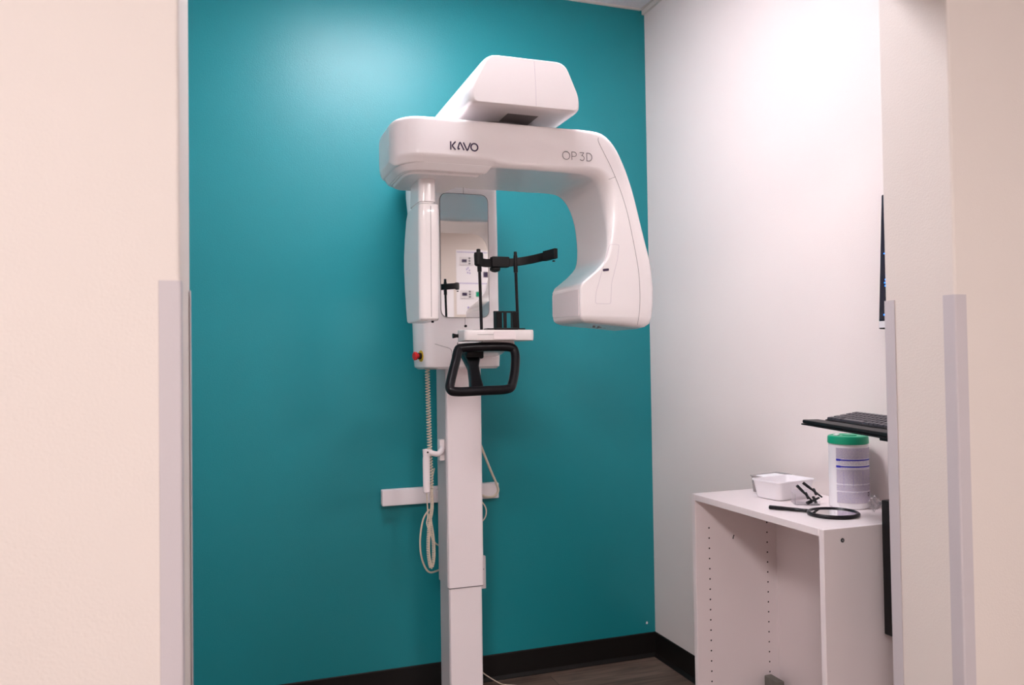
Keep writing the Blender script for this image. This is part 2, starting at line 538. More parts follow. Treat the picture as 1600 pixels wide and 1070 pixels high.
# catmull interpolation ring to ring for a smooth sweep
def ring_smooth(rg, k=3):
    out = []
    n = len(rg)
    V = [[Vector(p) for p in r] for r in rg]
    for i in range(n - 1):
        p0, p1, p2, p3 = V[max(i - 1, 0)], V[i], V[i + 1], V[min(i + 2, n - 1)]
        for j in range(k):
            t = j / k
            out.append([.5 * ((2 * b1) + (c1 - a1) * t + (2 * a1 - 5 * b1 + 4 * c1 - d1) * t * t + (3 * b1 - a1 - 3 * c1 + d1) * t ** 3) for a1, b1, c1, d1 in zip(p0, p1, p2, p3)])
    out.append(V[-1])
    return out
b = B()
big = ring_smooth(rings[:22], 3) + rings[22:]
loft(b, big)
ca = obj('rotating_arm', b, 'white', mc, ang=40)
# seams and panels on the arm
YF = 2.0797
b = B()
ribbon(b, smooth_path([(1.006, 1.880, 0), (1.006, 1.868, 0), (1.022, 1.838, 0), (1.045, 1.796, 0), (1.072, 1.735, 0), (1.093, 1.672, 0), (1.107, 1.610, 0), (1.118, 1.555, 0), (1.127, 1.500, 0), (1.130, 1.445, 0), (1.128, 1.39, 0), (1.120, 1.345, 0)], 4), .0011, YF, .0004)
obj('arm_seam', b, 'seam', ca, False)
b = B(); ribbon(b, [(1.058, 1.771), (1.036, 1.762)], .0010, YF, .0004)
obj('joint_seam', b, 'seam', ca, False)
b = B()
pan = rpoly([(.988, 1.406), (1.036, 1.406), (1.040, 1.466), (1.060, 1.535), (1.066, 1.576), (1.036, 1.576), (1.014, 1.51), (.990, 1.436)], .006, 3)
ribbon(b, pan, .0009, YF, .0003, closed=True)
obj('access_panel', b, 'greyink', ca, False)
b = B(); pl = rpoly([(1.013, 1.498), (1.032, 1.500), (1.032, 1.507), (1.013, 1.505)], .003, 4)
loft(b, [[(p[0], y, p[1]) for p in pl] for y in (2.0798, 2.079)])
obj('status_light', b, 'ink', ca, False)
b = B()
pl = rpoly([(2.090, 1.372), (2.284, 1.378), (2.284, 1.446), (2.090, 1.447)], .006, 4)
loft(b, [[(x, p[0], p[1]) for p in pl] for x in (.9425, .9403)])
obj('beam_window', b, 'white2', ca)
b = B()
for q in ((1.02, 2.16), (1.04, 2.17), (1.055, 2.19), (1.075, 2.2), (1.06, 2.22)):
    lathe(b, [(.004, 1.3415), (.004, 1.348)], q[0], q[1], 10)
obj('screw_cover', b, 'seam', ca, False)

# lettering: KAVO and OP 3D
def arc(cx, cz, rx, rz, a0, a1, n=16):
    return [(cx + rx * math.cos(math.radians(a0 + (a1 - a0) * i / n)), cz + rz * math.sin(math.radians(a0 + (a1 - a0) * i / n))) for i in range(n + 1)]
b = B()
x0, z0, h = .5685, 1.8135, .0225
w = .0037
def S(pts, w_=w, closed=False): ribbon(b, [(x0 + p[0] * .001, z0 + p[1] * .001) for p in pts], w_, YF, .0005, closed)
S([(1.6, 0), (1.6, 22.5)])
S([(15.5, 22.5), (13.5, 21), (7.0, 13.5), (6.2, 11.2), (7.0, 9), (14.8, .5)])
S([(26.5, 5.5), (23.5, 3.0), (22.0, 3.8), (21.6, 6.0), (25.5, 18.5), (27.5, 21.0), (29.5, 19.0), (38.5, 1.0)])
S([(36.5, 22), (37.5, 20.5), (46.0, 3), (47.5, 1.6), (49, 3), (56.0, 20.5), (57.5, 22)])
S([(p[0], p[1]) for p in arc(67.5, 11.2, 9.6, 9.8, 0, 360, 28)[:-1]], w, True)
obj('maker_logo', b, 'ink', ca, False)
b = B()
x0, z0 = .8935, 1.8105
w2 = .0014
def S2(pts, closed=False): ribbon(b, [(x0 + p[0] * .001, z0 + p[1] * .001) for p in pts], w2, YF, .0005, closed)
S2(arc(11.5, 11.2, 11, 11.2, 0, 360, 28)[:-1], True)
S2([(29, 0), (29, 22.4), (36, 22.4)] + arc(36.5, 16.2, 6.2, 6.2, 90, -90, 10) + [(29, 10)])
S2([(53, 22.4), (66, 22.4), (59.5, 14)] + arc(60, 7, 7, 7, 80, -150, 12))
S2([(75, 0), (75, 22.4), (80, 22.4)] + arc(80.5, 11.2, 10.5, 11.2, 90, -90, 14), True)
obj('model_lettering', b, 'ink2', ca, False)

# deeper block below the left end of the beam, its faces sloping inward
PL = [(.4215, 2.19), (.4235, 2.16), (.432, 2.126), (.450, 2.101), (.475, 2.085), (.505, 2.080), (.60, 2.080), (.702, 2.080), (.682, 2.20), (.652, 2.385), (.475, 2.380), (.45, 2.365), (.432, 2.345), (.4235, 2.325), (.4215, 2.30)]
def inset(P_, d):
    out = []
    for i in range(len(P_)):
        p = Vector(P_[i]); a = Vector(P_[i - 1]); c = Vector(P_[(i + 1) % len(P_)])
        n1 = (p - a).normalized(); n2 = (c - p).normalized()
        n1 = Vector((-n1.y, n1.x)); n2 = Vector((-n2.y, n2.x))
        m_ = (n1 + n2).normalized()
        out.append(p + m_ * (d / max(.5, m_.dot(n1))))
    return out
b = B()
loft(b, [[(p.x, p.y, z) for p in inset(PL, (1.797 - z) * .62 + ex)] for z, ex in ((1.782, .004), (1.779, 0), (1.763, 0), (1.760, .003), (1.760, .007), (1.7585, .0075), (1.7585, .012), (1.754, .012), (1.7525, .014))])
obj('neck_block', b, 'white', ca, ang=30)

# sensor head with telescoping neck (child of the machine)
def vsec(z, x0, x1, yf, yb, r=(.02, .018, .02, .03)):
    return [(p[0], p[1], z) for p in rpoly([(x0, yf), (x1, yf), (x1, yb), (x0, yb)], list(r), 5)]
b = B()
loft(b, [vsec(1.753, .505, .552, 2.168, 2.30), vsec(1.690, .503, .552, 2.166, 2.30)])
loft(b, [vsec(1.690, .506, .549, 2.170, 2.295), vsec(1.66, .506, .549, 2.170, 2.295)])
nk = obj('sensor_neck', b, 'white', mc)
b = B()
loft(b, [vsec(z, *q) for z, *q in ((1.683, .504, .553, 2.160, 2.325), (1.680, .501, .556, 2.154, 2.333), (1.66, .499, .5575, 2.150, 2.345), (1.61, .4985, .5575, 2.150, 2.365), (1.56, .498, .5575, 2.150, 2.377),
        (1.52, .498, .557, 2.150, 2.378), (1.46, .4975, .556, 2.150, 2.366), (1.40, .4975, .555, 2.150, 2.352), (1.366, .498, .554, 2.151, 2.343), (1.361, .501, .551, 2.156, 2.337))])
sh = obj('sensor_head', b, 'white', mc)
b = B()
ribbon(b, [(.5305, 1.674), (.5295, 1.50), (.529, 1.37)], .0011, 2.1498, .0004)
obj('sensor_seam', b, 'seam', sh, False)
b = B(); cyl(b, (.5395, 2.18, 1.3635), (.5395, 2.18, 1.356), .0035)
obj('sensor_screw', b, 'black', sh)

# chin-rest table
b = B()
loft(b, [[(p[0], p[1], z) for p in rpoly([(x0_, y0_), (.848, y0_), (.852, 2.32), (.655, 2.32), (.634, 2.265)], [.012, .012, .015, .015, .012], 4)]
         for z, x0_, y0_ in ((1.3055, .646, 2.206), (1.308, .640, 2.202), (1.318, .638, 2.200), (1.332, .638, 2.200), (1.3365, .641, 2.203), (1.338, .646, 2.208))])
tb = obj('chin_rest_table', b, 'white', mc)
b = B(); box(b, .7225, .790, 2.1985, 2.28, 1.309, 1.334, .002); obj('table_slider', b, 'white2', tb)
b = B(); ribbon(b, [(.675, 1.3235), (.722, 1.3235)], .0008, 2.1995, .0004); obj('table_seam', b, 'seam', tb, False)
b = B(); tube(b, [(.646, 2.262, 1.322), (.634, 2.262, 1.322), (.632, 2.262, 1.322), (.619, 2.262, 1.322)], [.006, .006, .0045, .0075], 14); obj('side_knob', b, 'black', tb)
# chin support cup
b = B()
box(b, .712, .828, 2.222, 2.262, 1.337, 1.3425, .001)
box(b, .728, .800, 2.205, 2.255, 1.331, 1.343, .002)
obj('chin_rest_base', b, 'black', mc)
b = B()
box(b, .7395, .757, 2.222, 2.252, 1.340, 1.391, .0015)
for k in range(4): cyl(b, (.7415 + k * .0045, 2.221, 1.343), (.7415 + k * .0045, 2.221, 1.389), .0012, 6)
box(b, .764, .772, 2.224, 2.234, 1.340, 1.390, .001)
box(b, .792, .808, 2.226, 2.25, 1.340, 1.390, .0015)
for k in range(4): cyl(b, (.7935 + k * .004, 2.225, 1.343), (.789 + k * .0045, 2.225, 1.388), .0012, 6)
box(b, .7395, .806, 2.24, 2.2525, 1.3885, 1.3935, .001)
obj('chin_cup', b, 'black', mc)
# rods
for (xa, xb, y, zt_) in ((.6985, .7025, 2.25, 1.530), (.8105, .8155, 2.25, 1.530)):
    b = B()
    cyl(b, (xb, y, 1.336), (xa, y, zt_), .0045, 14)
    cyl(b, (xa + (xb - xa) * .12, y, zt_ - .022), (xa, y, zt_), .0065, 14)
    obj('support_rod', b, 'blackg', mc)
# head support band and temple arms
hb_z = 1.545
b = B()
def bar(bm, pts, hh, th):
    P = smooth_path([(p[0], p[1], 0) for p in pts], 6)
    zz = smooth_path([(p[2], 0, 0) for p in pts], 6)
    rings = []
    for i, p in enumerate(P):
        a = P[max(i - 1, 0)]; c = P[min(i + 1, len(P) - 1)]
        t = (c - a).normalized(); n_ = Vector((-t.y, t.x, 0))
        z = zz[i].x
        q = rpoly([(-th / 2, -hh / 2), (th / 2, -hh / 2), (th / 2, hh / 2), (-th / 2, hh / 2)], .002, 2)
        rings.append([(p.x + n_.x * u, p.y + n_.y * u, z + v) for u, v in q])
    loft(bm, rings)
bar(b, [(.690, 2.238, 1.539), (.712, 2.244, 1.5335), (.74, 2.250, 1.535), (.79, 2.254, 1.5375), (.815, 2.250, 1.540), (.845, 2.232, 1.544), (.868, 2.205, 1.548), (.884, 2.172, 1.551), (.890, 2.152, 1.553)], .024, .010)
hb = obj('head_support', b, 'black', mc)
b = B()
lathe(b, [(.008, 1.524), (.0125, 1.528), (.0135, 1.556), (.0125, 1.563), (.006, 1.565), (.006, 1.572), (.004, 1.574)], .695, 2.246, 20)
obj('rod_clamp', b, 'black', hb)
b = B(); box(b, .734, .788, 2.236, 2.262, 1.522, 1.553, .003); obj('sliding_block', b, 'black', hb)
b = B(); lathe(b, [(.003, 1.508), (.010, 1.510), (.016, 1.514), (.016, 1.520), (.012, 1.523)], .748, 2.255, 12); obj('adjust_knob', b, 'black', hb)
b = B(); lathe(b, [(.0062, 1.52), (.0062, 1.556), (.005, 1.5605), (.005, 1.568), (.004, 1.570)], .8105, 2.25, 16); obj('rod_cap', b, 'black', hb)
b = B(); bar(b, [(.695, 2.252, 1.546), (.712, 2.272, 1.552), (.722, 2.300, 1.558), (.727, 2.335, 1.561)], .022, .008); obj('temple_pad', b, 'black', hb)
b = B(); bar(b, [(.876, 2.182, 1.550), (.888, 2.15, 1.552), (.892, 2.135, 1.553)], .029, .013)
cyl(b, (.89, 2.146, 1.534), (.89, 2.146, 1.530), .004)
obj('temple_pad', b, 'black', hb)

# grab handle: closed loop with a stem
loop = [(.640, 2.235, 1.286), (.715, 2.235, 1.289), (.783, 2.235, 1.287), (.798, 2.232, 1.272), (.792, 2.215, 1.23), (.776, 2.195, 1.183), (.757, 2.185, 1.167), (.69, 2.175, 1.165),
        (.605, 2.165, 1.164), (.584, 2.166, 1.172), (.590, 2.182, 1.196), (.614, 2.215, 1.25), (.626, 2.232, 1.279)]
b = B(); tube(b, smooth_path(loop, 7, True), .0132, 14, closed=True)
gh = obj('grab_handle', b, 'blackg', mc)
b = B()
sec = []
for t, wx in ((0, .030), (.15, .024), (.35, .017), (.7, .018), (1, .022)):
    p = Vector((.703, 2.36, 1.262)).lerp(Vector((.664, 2.18, 1.163)), t)
    q = rpoly([(-wx, -.012), (wx, -.012), (wx, .012), (-wx, .012)], .008, 3)
    sec.append([(p.x + u, p.y - v * .6, p.z + v * .8) for u, v in q])
loft(b, sec)
obj('handle_stem', b, 'blackg', gh)
b = B(); box(b, .680, .735, 2.33, 2.40, 1.255, 1.285, .006); obj('stem_mount', b, 'black', gh)

# ----- cords on the machine
def coil(bm, path, R, r, pitch, n=6, spt=9):
    P = smooth_path(path, 10)
    L = [0]
    for i in range(1, len(P)): L.append(L[-1] + (P[i] - P[i - 1]).length)
    tot = L[-1]
    steps = int(tot / pitch * spt)
    pts = []
    k = 0
    for s in range(steps + 1):
        d = tot * s / steps
        while k < len(P) - 2 and L[k + 1] < d: k += 1
        t = (d - L[k]) / max(1e-9, L[k + 1] - L[k])
        p = P[k].lerp(P[k + 1], t)
        T = (P[k + 1] - P[k]).normalized()
        a = Vector((1, 0, 0)); a = (a - T * a.dot(T)).normalized()
        c = T.cross(a)
        th = 2 * PI * s / spt
        pts.append(p + a * math.cos(th) * R + c * math.sin(th) * R)
    tube(bm, pts, r, n)
b = B()
coil(b, [(.660, 2.752, 1.228), (.661, 2.752, 1.15), (.663, 2.752, 1.05), (.6655, 2.752, .93), (.668, 2.752, .86), (.669, 2.752, .80)], .0072, .0021, .0098, spt=12)
obj('coiled_cord', b, 'cord', mc)
# handset and holder
b = B()
box(b, .7045, .7245, 2.770, 2.80, .90, .975, .004)
bar_pts = [(.714, 2.772, .944), (.706, 2.752, .938), (.69, 2.742, .928), (.665, 2.738, .934), (.646, 2.744, .940)]
tube(b, smooth_path(bar_pts, 5), .0095, 12)
tube(b, [(.652, 2.742, .946), (.652, 2.742, .924)], [.0145, .0135], 18)
hd = obj('handset_holder', b, 'white2', mc)
b = B(); cyl(b, (.652, 2.730, .937), (.652, 2.727, .937), .003); obj('holder_screw', b, 'black', hd)
b = B(); tube(b, [(.650, 2.742, .93), (.650, 2.742, .915), (.650, 2.742, .80), (.650, 2.742, .796)], [.0095, .0125, .012, .008], 18)
obj('exposure_handset', b, 'white2', mc)
b = B()
coil(b, [(.669, 2.752, .80), (.671, 2.755, .74), (.662, 2.76, .68), (.658, 2.762, .60), (.664, 2.766, .545), (.672, 2.77, .535), (.679, 2.77, .57), (.677, 2.768, .63), (.668, 2.765, .69), (.664, 2.76, .72)], .0048, .0021, .0060)
obj('coiled_cord', b, 'cord', mc)
b = B()
tube(b, smooth_path([(.650, 2.742, .80), (.653, 2.745, .75), (.655, 2.75, .715), (.652, 2.755, .69), (.660, 2.76, .668)], 6), .0022, 8)
tube(b, smooth_path([(.664, 2.765, .735), (.646, 2.78, .70), (.637, 2.79, .64), (.640, 2.80, .58), (.655, 2.81, .53), (.680, 2.83, .50), (.73, 2.89, .49)], 8), .0033, 8)
tube(b, smooth_path([(.715, 2.89, .86), (.700, 2.88, .80), (.700, 2.88, .73), (.690, 2.88, .66), (.705, 2.88, .60), (.74, 2.90, .57)], 6), .0028, 8)
obj('hanging_cable', b, 'cord', mc)
b = B()
tube(b, smooth_path([(.84, 2.885, 1.10), (.862, 2.90, 1.04), (.885, 2.93, .985), (.925, 2.96, .90), (.962, 2.98, .82), (.990, 2.995, .765), (.994, 3.0, .738), (.975, 3.0, .722), (.940, 2.99, .725), (.900, 2.95, .745), (.85, 2.89, .755)], 8), .0045, 10)
obj('supply_cable', b, 'cord', mc)
b = B()
tube(b, smooth_path([(.84, 2.88, .745), (.880, 2.89, .735), (.902, 2.89, .715), (.911, 2.89, .690), (.905, 2.89, .664), (.885, 2.89, .650), (.84, 2.88, .655)], 8), .0024, 8)
obj('cable_loop', b, 'cord', mc)
b = B()
tube(b, smooth_path([(.820, 2.868, .17), (.850, 2.872, .13), (.880, 2.885, .105), (.905, 2.905, .080), (.945, 2.935, .045), (.985, 2.955, .016), (1.018, 2.965, .004), (1.04, 2.955, .003), (1.06, 2.92, .003)], 8), .0020, 8)
obj('floor_cable', b, 'cord', mc)
rebase(mc, (.788, 2.82, 0))

# small chip in the teal paint near the corner
b = B(); pl = rpoly([(1.655, .136), (1.662, .133), (1.665, .140), (1.660, .147)], .003, 3)
loft(b, [[(p[0], y, p[1]) for p in pl] for y in (D - .0002, D - .0022)])
tag(obj('paint_chip', b, 'paper'), 'tiny white plug low on the teal wall near the corner', 'wall plug')

# ------------------------------------------------------------------ open cabinet
CX0, CX1, CY0, CY1, CZ = 1.350, 1.694, 1.594, 2.178, .831
tp = .0175
cb = thing('open_cabinet', 'white open-fronted melamine cabinet with rows of shelf pin holes against right wall', 'cabinet')
b = B(); box(b, CX0, CX1, CY0 + tp + .0002, CY1 - tp - .0002, CZ - .0185, CZ, .0008, 1); obj('top_panel', b, 'lam', cb)
def side(y0, y1, inner, name, label=None):
    bm = B(); box(bm, CX0, CX1, y0, y1, 0, CZ, .0008, 1)
    if inner:
        for x in (1.398, 1.610):
            for k in range(23):
                z = .725 - .0312 * k - (0 if x < 1.5 else .0)
                a = Vector((x, y0 + .0006, z)); bb = Vector((x, y0 - .0004, z))
                tube(bm, [a, bb], .0026, 10, mi=1)
        for q in ((1.485, .690), (1.487, .694), (1.484, .686)):
            tube(bm, [(q[0], y0 + .0006, q[1]), (q[0], y0 - .0004, q[1])], .0022, 8, mi=1)
    else:
        tube(bm, [(1.405, y0 + .001, .802), (1.405, y0 - .0012, .802)], .0052, 20, mi=1)
        tube(bm, [(1.405, y0 + .001, .802), (1.405, y0 - .0018, .802)], .0028, 6, mi=2)
    return obj(name, bm, ['lam', 'hole', 'seam'], cb)
side(CY1 - tp, CY1, True, 'side_panel')
side(CY0, CY0 + tp, False, 'side_panel')
b = B(); box(b, 1.645, 1.651, CY0 + tp, CY1 - tp, 0.0, CZ - .0187); obj('back_panel', b, 'lam', cb, False)
rebase(cb, ((CX0 + CX1) / 2, (CY0 + CY1) / 2, 0))
b = B(); box(b, 1.580, 1.607, 2.085, 2.150, 0.0, .255, .004)
tag(obj('upright_block', b, 'stone'), 'grey rough block standing inside the open cabinet', 'block')

# ------------------------------------------------------------------ things on the cabinet
Z0 = CZ
# white bin
def bin_ring(s, z, r=.018, grow=0, cx=1.5585, cy=2.0095, a=.132, bb=.096, ang=math.radians(8)):
    A = a * s / 2 + grow; Bb = bb * s / 2 + grow
    out = []
    for u, v in rpoly([(-A, -Bb), (A, -Bb), (A, Bb), (-A, Bb)], r, 5):
        out.append((cx + u * math.cos(ang) - v * math.sin(ang), cy + u * math.sin(ang) + v * math.cos(ang), z))
    return out
b = B()
loft(b, [bin_ring(.9, Z0), bin_ring(.97, Z0 + .002), bin_ring(1.0, Z0 + .006), bin_ring(1.12, Z0 + .050), bin_ring(1.12, Z0 + .052, grow=.003), bin_ring(1.12, Z0 + .0555, grow=.003),
         bin_ring(1.12, Z0 + .0555, grow=.0), bin_ring(1.11, Z0 + .05, grow=-.0015), bin_ring(.98, Z0 + .006, grow=-.0015), bin_ring(.90, Z0 + .004, grow=-.0015)])
tag(obj('storage_bin', b, 'bin'), 'white open plastic bin on the cabinet top', 'bin')
# smoky tub behind
tt = thing('clear_tub', 'low smoky clear tub with white tissue behind the white bin', 'tub')
def tub_ring(s, z, grow=0):
    return bin_ring(s, z, r=.01, grow=grow, cx=1.598, cy=2.118, a=.115, bb=.06, ang=math.radians(8))
b = B()
loft(b, [tub_ring(.92, Z0), tub_ring(1.0, Z0 + .046), tub_ring(1.0, Z0 + .049, .003), tub_ring(1.0, Z0 + .051, .003), tub_ring(1.0, Z0 + .051, -.0015), tub_ring(.92, Z0 + .003, -.0015)])
obj('tub_body', b, 'tub', tt)
b = B(); loft(b, [tub_ring(.86, Z0 + .010), tub_ring(.9, Z0 + .047), tub_ring(.7, Z0 + .050), tub_ring(.3, Z0 + .051)]); obj('tissue', b, 'paper', tt)
rebase(tt, (1.585, 2.112, Z0))
# canister
cx, cy, cr = 1.6245, 1.8125, .0525
wc = thing('wipes_canister', 'white disinfectant wipes canister with green lid and blue striped label', 'canister')
b = B()
lathe(b, [(cr - .006, Z0), (cr - .001, Z0 + .002), (cr, Z0 + .007), (cr - .0005, Z0 + .010), (cr - .001, Z0 + .166), (cr - .0005, Z0 + .168), (cr - .001, Z0 + .170), (cr - .002, Z0 + .178), (cr - .004, Z0 + .182)], cx, cy, 56)
obj('canister_body', b, 'bin', wc)
b = B()
lathe(b, [(cr - .001, Z0 + .175), (cr + .0012, Z0 + .177), (cr + .0005, Z0 + .193), (cr - .0015, Z0 + .1965), (cr - .007, Z0 + .198), (cr - .009, Z0 + .1965), (.004, Z0 + .1965)], cx, cy, 56)
ld = obj('lid', b, 'green', wc)
b = B(); vv = box(b, -.011, .011, -.006, .006, 0, .004, .0015)
xform(vv, Matrix.Translation((cx - .030, cy + .010, Z0 + .1968)) @ Matrix.Rotation(.6, 4, 'Z'))
obj('wipe_tip', b, 'paper', ld)
b = B(); lathe(b, [(.019, Z0 + .1962), (.019, Z0 + .1985), (.015, Z0 + .1990)], cx + .006, cy, 24); obj('flip_cap', b, 'green', ld)
def patch(bm, a0, a1, z0_, z1_, dr, n=None, mi=0):
    """patch on the canister wall between bearing angles, seen from the camera side"""
    n = n or max(2, int(abs(a1 - a0) / 5))
    r0 = cr - .0012; r1 = cr + dr
    for i in range(n):
        q = []
        for a in (a0 + (a1 - a0) * i / n, a0 + (a1 - a0) * (i + 1) / n):
            t = math.radians(a)
            q.append((cx + r1 * math.cos(t), cy + r1 * math.sin(t)))
        f = bm.faces.new([bm.verts.new((q[0][0], q[0][1], z0_)), bm.verts.new((q[1][0], q[1][1], z0_)), bm.verts.new((q[1][0], q[1][1], z1_)), bm.verts.new((q[0][0], q[0][1], z1_))])
        f.material_index = mi
# direction from canister to camera is about 228 degrees; label covers 205..330
LA, LB = 192, 345
b = B(); patch(b, LA, LB, Z0 + .012, Z0 + .168, .0002, 28); lb = obj('label', b, 'bin', wc)
for (za, zb, ae) in ((.138, .166, LB), (.070, .108, LB), (.050, .066, LB - 6), (.016, .046, LB)):
    b = B(); patch(b, LA, ae, Z0 + za, Z0 + zb, .0004, 28)
    obj('text_block', b, 'greyink', lb, False)
b = B()
for zz, ww in ((.1320, .0036), (.1140, .0036)):
    patch(b, LA, LB, Z0 + zz, Z0 + zz + ww, .0007, 28)
    patch(b, LA, LA + 14, Z0 + zz - .001, Z0 + zz + ww + .001, .0008, 4)
obj('label_stripes', b, 'blue', lb, False)
b = B()
for i in range(39):
    z = Z0 + .164 - i * .0038
    if abs(z - Z0 - .1335) < .003 or abs(z - Z0 - .1155) < .003: continue
    a = LA + random.choice((1, 1, 3))
    end = LB - random.choice((3, 12, 30, 50))
    while a < end:
        l_ = random.uniform(3, 16)
        patch(b, a, min(a + l_, end), z, z + .0008, .0006, 3)
        a += l_ + random.uniform(1, 2.5)
for a in (LA + 22, LA + 48, LA + 78, LA + 108): patch(b, a, a + .7, Z0 + .060, Z0 + .105, .0006, 1)
obj('label_fine_print', b, 'violet', lb, False)
b = B()
for i in range(3):   # recycling mark: three chasing arrows
    def rp(a, z): t = math.radians(a); return (cx + (cr + .0009) * math.cos(t), cy + (cr + .0009) * math.sin(t), z)
    ca0, cz0 = LB - 50, Z0 + .040
    th = math.radians(90 + 120 * i)
    P0 = (math.cos(th - .75), math.sin(th - .75)); P1 = (math.cos(th + .45), math.sin(th + .45))
    def L2(p, s): return rp(ca0 + p[0] * s * 6.5, cz0 + p[1] * s * .0062)
    b.faces.new([b.verts.new(L2(P0, 1)), b.verts.new(L2(P1, 1)), b.verts.new(L2(P1, .6)), b.verts.new(L2(P0, .6))])
    P2 = (math.cos(th + .95), math.sin(th + .95))
    b.faces.new([b.verts.new(L2(P1, 1.3)), b.verts.new(L2(P2, .8)), b.verts.new(L2(P1, .3))])
obj('recycling_mark', b, 'black', lb, False)
rebase(wc, (cx, cy, Z0))

# hand mirror
hm = thing('hand_mirror', 'round black hand mirror lying on the front of cabinet top', 'hand mirror')
mx_, my_ = 1.500, 1.733
b = B()
ring = [(mx_ + .061 * math.cos(t), my_ + .061 * math.sin(t), Z0 + .0052) for t in [2 * PI * i / 56 for i in range(56)]]
tube(b, ring, .0052, 10, closed=True)
lathe(b, [(.060, Z0 + .001), (.060, Z0 + .0052)], mx_, my_, 56)
obj('mirror_rim', b, 'blackg', hm)
b = B(); lathe(b, [(.0575, Z0 + .0051), (.057, Z0 + .0066)], mx_, my_, 56); obj('mirror_glass', b, 'mirror', hm)
b = B()
d = Vector((-.095, .136, 0)).normalized()
p0 = Vector((mx_, my_, Z0 + .0055))
tube(b, smooth_path([p0 + d * .060, p0 + d * .072, p0 + d * .085, p0 + d * .12, p0 + d * .160, p0 + d * .168], 3), [.0045] * 4 + [.0042] * 3 + [.0048] * 3 + [.0052] * 5 + [.003], 12, flat=1.7)
obj('mirror_handle', b, 'blackg', hm)
rebase(hm, (mx_, my_, Z0))

# acrylic stand with black clips
st = thing('acrylic_stand', 'clear acrylic stand between the white bin and the canister', 'stand')
b = B()
vv = box(b, -.034, .034, -.028, .028, 0, .003, .001, 1)
vv += box(b, -.034, -.0315, -.028, .028, .003, .030)
vv += box(b, -.034, .034, .0255, .028, .003, .036)
vv += box(b, -.034, .034, -.028, -.0255, .003, .012)
MT = Matrix.Translation((1.545, 1.896, Z0)) @ Matrix.Rotation(math.radians(-28), 4, 'Z')
xform(vv, MT)
obj('tray', b, 'clear', st)
rebase(st, (1.545, 1.896, Z0))
def clip(p, q, w, label):
    t = thing('positioning_clip', label, 'clip', 'black clips in the acrylic stand')
    p = Vector(p); q = Vector(q); dd = (q - p)
    bm = B()
    tube(bm, [p, p.lerp(q, .3), p.lerp(q, .5), q], [w, w, w * .7, w * .55], 8, flat=1.6)
    obj('clip_arm', bm, 'black', t)
    bm = B()
    m_ = p.lerp(q, .62)
    s = Vector((.004, .010, .006))
    tube(bm, [m_ - s, m_ + s], w * .7, 8, flat=1.4)
    obj('clip_jaw', bm, 'black', t)
    rebase(t, q)
# clips rest in the stand
clip((1.508, 1.884, Z0 + .055), (1.548, 1.868, Z0 + .010), .0042, 'black plastic clip leaning in the acrylic stand, nearer the bin')
clip((1.546, 1.906, Z0 + .058), (1.580, 1.868, Z0 + .020), .0042, 'black plastic clip leaning against the canister, right one of the pair')
clip((1.532, 1.872, Z0 + .0065), (1.572, 1.872, Z0 + .019), .0045, 'black plastic clip lying crosswise at foot of the stand')

# crumpled clear film
b = B()
r = bmesh.ops.create_icosphere(b, subdivisions=3, radius=.021)
for v in r['verts']:
    n_ = v.co.normalized()
    f_ = .72 + .38 * abs(math.sin(n_.x * 9 + n_.z * 5)) * abs(math.cos(n_.y * 8 - n_.z * 3))
    v.co = Vector((1.626, 1.722, Z0 + .0205)) + Vector((v.co.x * .8, v.co.y * .8, v.co.z)) * f_
zmin = min(v.co.z for v in b.verts)
for v in b.verts: v.co.z += Z0 - zmin
tag(obj('crumpled_film', b, 'clear', smooth=False), 'crumpled clear plastic wrap on cabinet top right of the canister', 'plastic wrap')

# ------------------------------------------------------------------ keyboard station on the right wall
UX = Vector((-.2385, -.9711, 0)); VX = Vector((.9711, -.2385, 0)); ZX = Vector((0, 0, 1))
A0 = Vector((1.4405, 1.778, 1.069))
def fr3(u, v, z): return A0 + UX * u + VX * v + ZX * z
def slab(bm, u0, u1, v0, v1, z0, z1, bev=.001, tilt=0, v_piv=0, z_piv=0, taper=0):
    vv = box(bm, u0, u1, v0, v1, z0, z1, bev, 2)
    ct, s_ = math.cos(tilt), math.sin(tilt)
    for w_ in vv:
        u, v, z = w_.co
        if tilt:
            dv, dz = v - v_piv, z - z_piv
            v = v_piv + dv * ct - dz * s_
            z = z_piv + dv * s_ + dz * ct
        w_.co = fr3(u, v, z)
ks = thing('keyboard_tray', 'black wall-mounted keyboard tray above the wipes canister', 'keyboard tray')
b = B(); slab(b, 0, .412, 0, .150, -.002, .0015, .0006); obj('tray_plate', b, 'black', ks)
b = B(); slab(b, .29, .37, .05, .258, -.017, -.0025, .002)
obj('tray_arm', b, 'black', ks)
b = B(); box(b, 1.682, 1.7, 1.375, 1.44, .90, 1.058, .002); obj('wall_track', b, 'black', ks)
rebase(ks, (1.695, 1.38, 1.05))
wr = B(); slab(wr, .002, .412, .002, .048, .0022, .0118, .003)
tag(obj('wrist_rest', wr, 'black'), 'black padded wrist rest along the front of the keyboard tray', 'wrist rest')
kb = thing('keyboard', 'black computer keyboard tilted up on the wall-mounted tray', 'keyboard')
TL = math.radians(9)
b = B(); slab(b, .030, .411, .052, .145, .004, .013, .002, TL, .052, .004); obj('keyboard_case', b, 'black', kb)
for u_ in (.06, .34):
    b = B(); slab(b, u_, u_ + .04, .128, .138, .0018, .0175, .001); obj('tilt_foot', b, 'black', kb)
rows = 5
kn = 0
